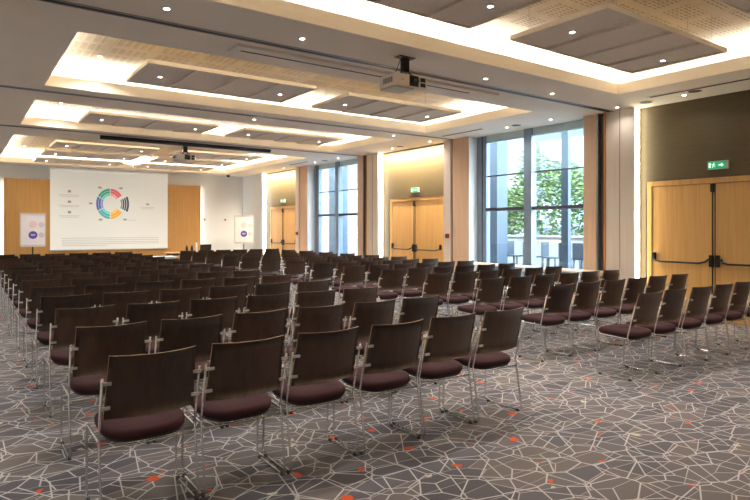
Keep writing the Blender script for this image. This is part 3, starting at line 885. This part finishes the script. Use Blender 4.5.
def bottle(x, y, label, mat, h=0.22):
    t = empty('bottle', (x, y, 0.74)); tag(t, label, 'bottle', 'bottles on the presenter table')
    MB().lathe([(0.033, 0.001), (0.036, 0.02), (0.036, h * 0.62), (0.026, h * 0.76), (0.014, h * 0.86), (0.014, h * 0.92)], n=16).build('bottle_body', mat, t)
    MB().lathe([(0.016, h * 0.92), (0.016, h)], n=12).build('cap', 'black_plastic', t)
bottle(5.86, 18.3, 'dark bottle on the presenter table, left of the three', 'green_glass')
bottle(6.03, 18.32, 'dark bottle on the presenter table, middle of the three', 'green_glass')
bottle(6.16, 18.30, 'tall clear bottle on the presenter table, next to the laptop', 'clear_bottle', 0.34)
t = empty('laptop', (6.45, 18.4, 0.7405)); tag(t, 'dark open laptop on the presenter table beside the bottles', 'laptop')
b = MB(); b.box(-0.18, 0.18, -0.12, 0.12, 0.001, 0.018); kb = b.build('keyboard_base', 'black_plastic', t)
b = MB(); b.box(-0.15, 0.15, -0.02, 0.10, 0.0181, 0.0195); b.build('keys', 'dark_slot', kb)
b = MB(); b.prism([(-0.12, 0.019), (-0.11, 0.019), (-0.155, 0.235), (-0.165, 0.235)], 'x', -0.18, 0.18); b.build('laptop_screen', 'black_plastic', t)

# ------------------------------------------------------------------ outside the windows
b = MB(); b.box(10.2, 60, -20, 70, -0.25, -0.05)
struct(b.build('terrace', 'terrace'), 'pale terrace paving outside the windows', 'terrace')
b = MB(); b.box(14.2, 14.5, 0, 34, -0.05, 1.22); b.box(14.15, 14.55, 0, 34, 1.22, 1.27)
struct(b.build('terrace_wall', 'render_white'), 'low white terrace wall seen through the near window', 'wall')
# hedge of leaves
b = MB(); rnd = random.Random(3)
for k in range(21000):
    y = rnd.uniform(4.5, 17.2); top = 3.4 + 0.5 * math.sin(y * 1.7) + 0.25 * math.sin(y * 4.1 + 1) - max(0, (y - 12.3) * 0.22)
    z = 1.2 + (top - 1.2) * rnd.random() ** 0.8
    x = 15.1 + rnd.uniform(-0.42, 0.42)
    c = Vector((x, y, z)); s = rnd.uniform(0.045, 0.10)
    R = Matrix.Rotation(rnd.uniform(0, 6.3), 3, 'Z') @ Matrix.Rotation(rnd.uniform(0, 3.1), 3, 'X')
    b.quad(*[tuple(c + R @ Vector(p)) for p in ((-s, 0, 0), (0, -s * 0.45, s * 0.1), (s, 0, 0), (0, s * 0.45, s * 0.1))])
hd = b.build('hedge', 'leaf'); tag(hd, 'green leafy hedge behind the low white terrace wall', 'hedge')
b = MB()
for k in range(26):
    y = 4.6 + k * 0.5; b.tube([(15.1, y, -0.05), (15.1 + rnd.uniform(-.1, .1), y + rnd.uniform(-.2, .2), 1.3), (15.1, y + rnd.uniform(-.5, .5), 2.5)], [0.03, 0.02, 0.008], 5)
b.build('stem', 'bark', hd)
b = MB(); b.box(26, 32, 8, 21.2, -0.05, 14)
fb = b.build('office_building', 'facade_blue'); tag(fb, 'blue-grey clad building beyond the terrace hedge', 'building')
for z in (1.5, 4.6, 7.7, 10.8):
    b = MB(); b.box(25.96, 26.0, 8.4, 20.8, z, z + 1.6); b.build('window_band', 'window_frame', fb)
b = MB(); b.box(28, 36, 21.3, 60, -0.05, 16)
fb = b.build('white_building', 'facade'); tag(fb, 'tall pale building beyond the terrace, left of the blue-grey one', 'building')
for z in (1.0, 4.2, 7.4, 10.6):
    b = MB(); b.box(27.96, 28.0, 22, 59, z, z + 0.12); b.build('facade_ledge', 'grey_plastic', fb)
# facade columns between the windows, outside
for i, (y, w) in enumerate(((11.05, 0.72), (18.9, 0.72))):
    b = MB(); b.box(11.6, 12.0, y - w / 2, y + w / 2, -0.05, 7)
    struct(b.build('facade_column', 'column'), 'blue-grey facade column outside the %s window' % ('near', 'far')[i], 'column')
for i, y in enumerate((8.14, 15.75)):
    b = MB(); b.box(11.0, 11.1, y - 0.09, y + 0.09, -0.05, 5)
    struct(b.build('facade_post', 'column'), 'slim steel facade post outside the %s window' % ('near', 'far')[i], 'post')
# bar stools and bar table on the terrace
def make_stool():
    t = empty('bar_stool')
    b = MB(); b.box(-0.19, 0.19, -0.19, 0.19, 0.73, 0.77); b.build('seat', 'stool', t, bevel=0.015)
    b = MB(); b.box(-0.19, 0.19, 0.165, 0.195, 0.77, 1.14); b.build('backrest', 'stool', t, bevel=0.01)
    for sx in (-1, 1):
        for sy in (-1, 1):
            b = MB(); b.tube([(sx * 0.20, sy * 0.20, -0.049), (sx * 0.165, sy * 0.165, 0.74)], [0.02, 0.026], 8); b.build('leg', 'stool', t)
    b = MB()
    for p, q in (((-.19, -.19), (.19, -.19)), ((.19, -.19), (.19, .19)), ((.19, .19), (-.19, .19)), ((-.19, .19), (-.19, -.19))): b.tube([(p[0], p[1], .25), (q[0], q[1], .25)], 0.012, 6)
    b.build('foot_rail', 'stool', t)
    return t
st = make_stool(); reg(st)
sp = ['leftmost', 'second from left', 'middle', 'second from right', 'rightmost']
for i, (x, y, rz) in enumerate([(12.3, 10.68, 0.1), (12.3, 10.08, -0.2), (12.25, 9.45, 0.2), (12.3, 8.95, 1.5), (12.2, 8.48, 1.6)]):
    o = st if i == 0 else copy_tree(st)
    o.location = (x, y, 0); o.rotation_euler = (0, 0, rz)
    tag(o, 'slate grey bar stool on the terrace, %s seen through the near window' % sp[i], 'bar stool', 'bar stools on the terrace')
t = empty('bar_table', (12.92, 10.1, 0)); tag(t, 'tall bar table among the stools on the terrace', 'table')
b = MB(); b.box(-0.28, 0.28, -0.32, 0.32, 1.11, 1.15); b.build('table_top', 'oak', t, bevel=0.005)
b = MB(); b.tube([(0, 0, -0.03), (0, 0, 1.11)], 0.035, 10); b.build('column', 'stool', t)
b = MB(); b.lathe([(0.24, -0.049), (0.24, -0.035), (0.05, -0.02)]); b.build('base', 'stool', t)

# ------------------------------------------------------------------ lights
WARM = (1.0, 0.96, 0.89)
def cove(x, y, lx, ly, power, tilt):
    L = bpy.data.lights.new('cove_lamp', 'AREA'); L.shape = 'RECTANGLE'
    L.size = lx; L.size_y = ly; L.energy = power; L.color = WARM
    o = bpy.data.objects.new('cove_lamp', L); COL.objects.link(o)
    o.location = (x, y, ZF - 0.03); o.rotation_euler = (PI + tilt[0], tilt[1], 0)
for (x0, x1, y0, y1) in COFFERS:
    xm, ym = (x0 + x1) / 2, (y0 + y1) / 2
    w, d = x1 - x0, y1 - y0
    q = 8.0 if y0 > 15 else 3.7
    cove(xm, y1 + 0.10, w, 0.05, q * w, (0, 0)); cove(xm, y0 - 0.10, w, 0.05, q * w, (0, 0))
    cove(x0 - 0.10, ym, 0.05, d, q * d, (0, 0)); cove(x1 + 0.10, ym, 0.05, d, q * d, (0, 0))
# concealed lamps washing the top of the two far niches
for N in NICHES[1:]:
    L = bpy.data.lights.new('niche_lamp', 'AREA'); L.shape = 'RECTANGLE'; L.size = 0.04; L.size_y = ND - 0.2; L.energy = 120; L.spread = math.radians(150); L.color = (1, 0.86, 0.64)
    o = bpy.data.objects.new('niche_lamp', L); COL.objects.link(o); o.location = (9.635, N - ND / 2, 3.595); o.rotation_euler = (0, math.radians(-8), 0)

W = bpy.data.worlds.new('World'); S.world = W; W.use_nodes = True
nt = W.node_tree; bg = nt.nodes['Background']
tc = nt.nodes.new('ShaderNodeTexCoord'); se = nt.nodes.new('ShaderNodeSeparateXYZ'); rp = nt.nodes.new('ShaderNodeValToRGB')
nt.links.new(tc.outputs['Generated'], se.inputs[0]); nt.links.new(se.outputs[2], rp.inputs[0])
rp.color_ramp.elements[0].color = (0.86, 0.94, 1.0, 1); rp.color_ramp.elements[1].color = (0.64, 0.82, 1.0, 1)
nt.links.new(rp.outputs[0], bg.inputs[0]); bg.inputs[1].default_value = 11.0

# ------------------------------------------------------------------ camera and view
cam = bpy.data.cameras.new('camera'); co = bpy.data.objects.new('camera', cam); COL.objects.link(co)
F = 586.0
cam.sensor_fit = 'HORIZONTAL'; cam.sensor_width = 36.0; cam.lens = F / 750 * 36.0
cam.shift_y = -(250 - 227.8) / 750
co.location = (0, 0, 1.5); co.rotation_euler = (PI / 2, 0, -math.atan2(375 + 44, F))
cam.clip_start = 0.05; cam.clip_end = 200
S.camera = co
vs = S.view_settings
vs.view_transform = 'Standard'; vs.look = 'None'; vs.gamma = 1.0; vs.use_curve_mapping = False; vs.exposure = 0.98
S.cycles.use_denoising = True
S.cycles.max_bounces = 10; S.cycles.diffuse_bounces = 5; S.cycles.glossy_bounces = 4; S.cycles.transparent_max_bounces = 12
S.cycles.sample_clamp_indirect = 6.0
S.cycles.caustics_reflective = False; S.cycles.caustics_refractive = False
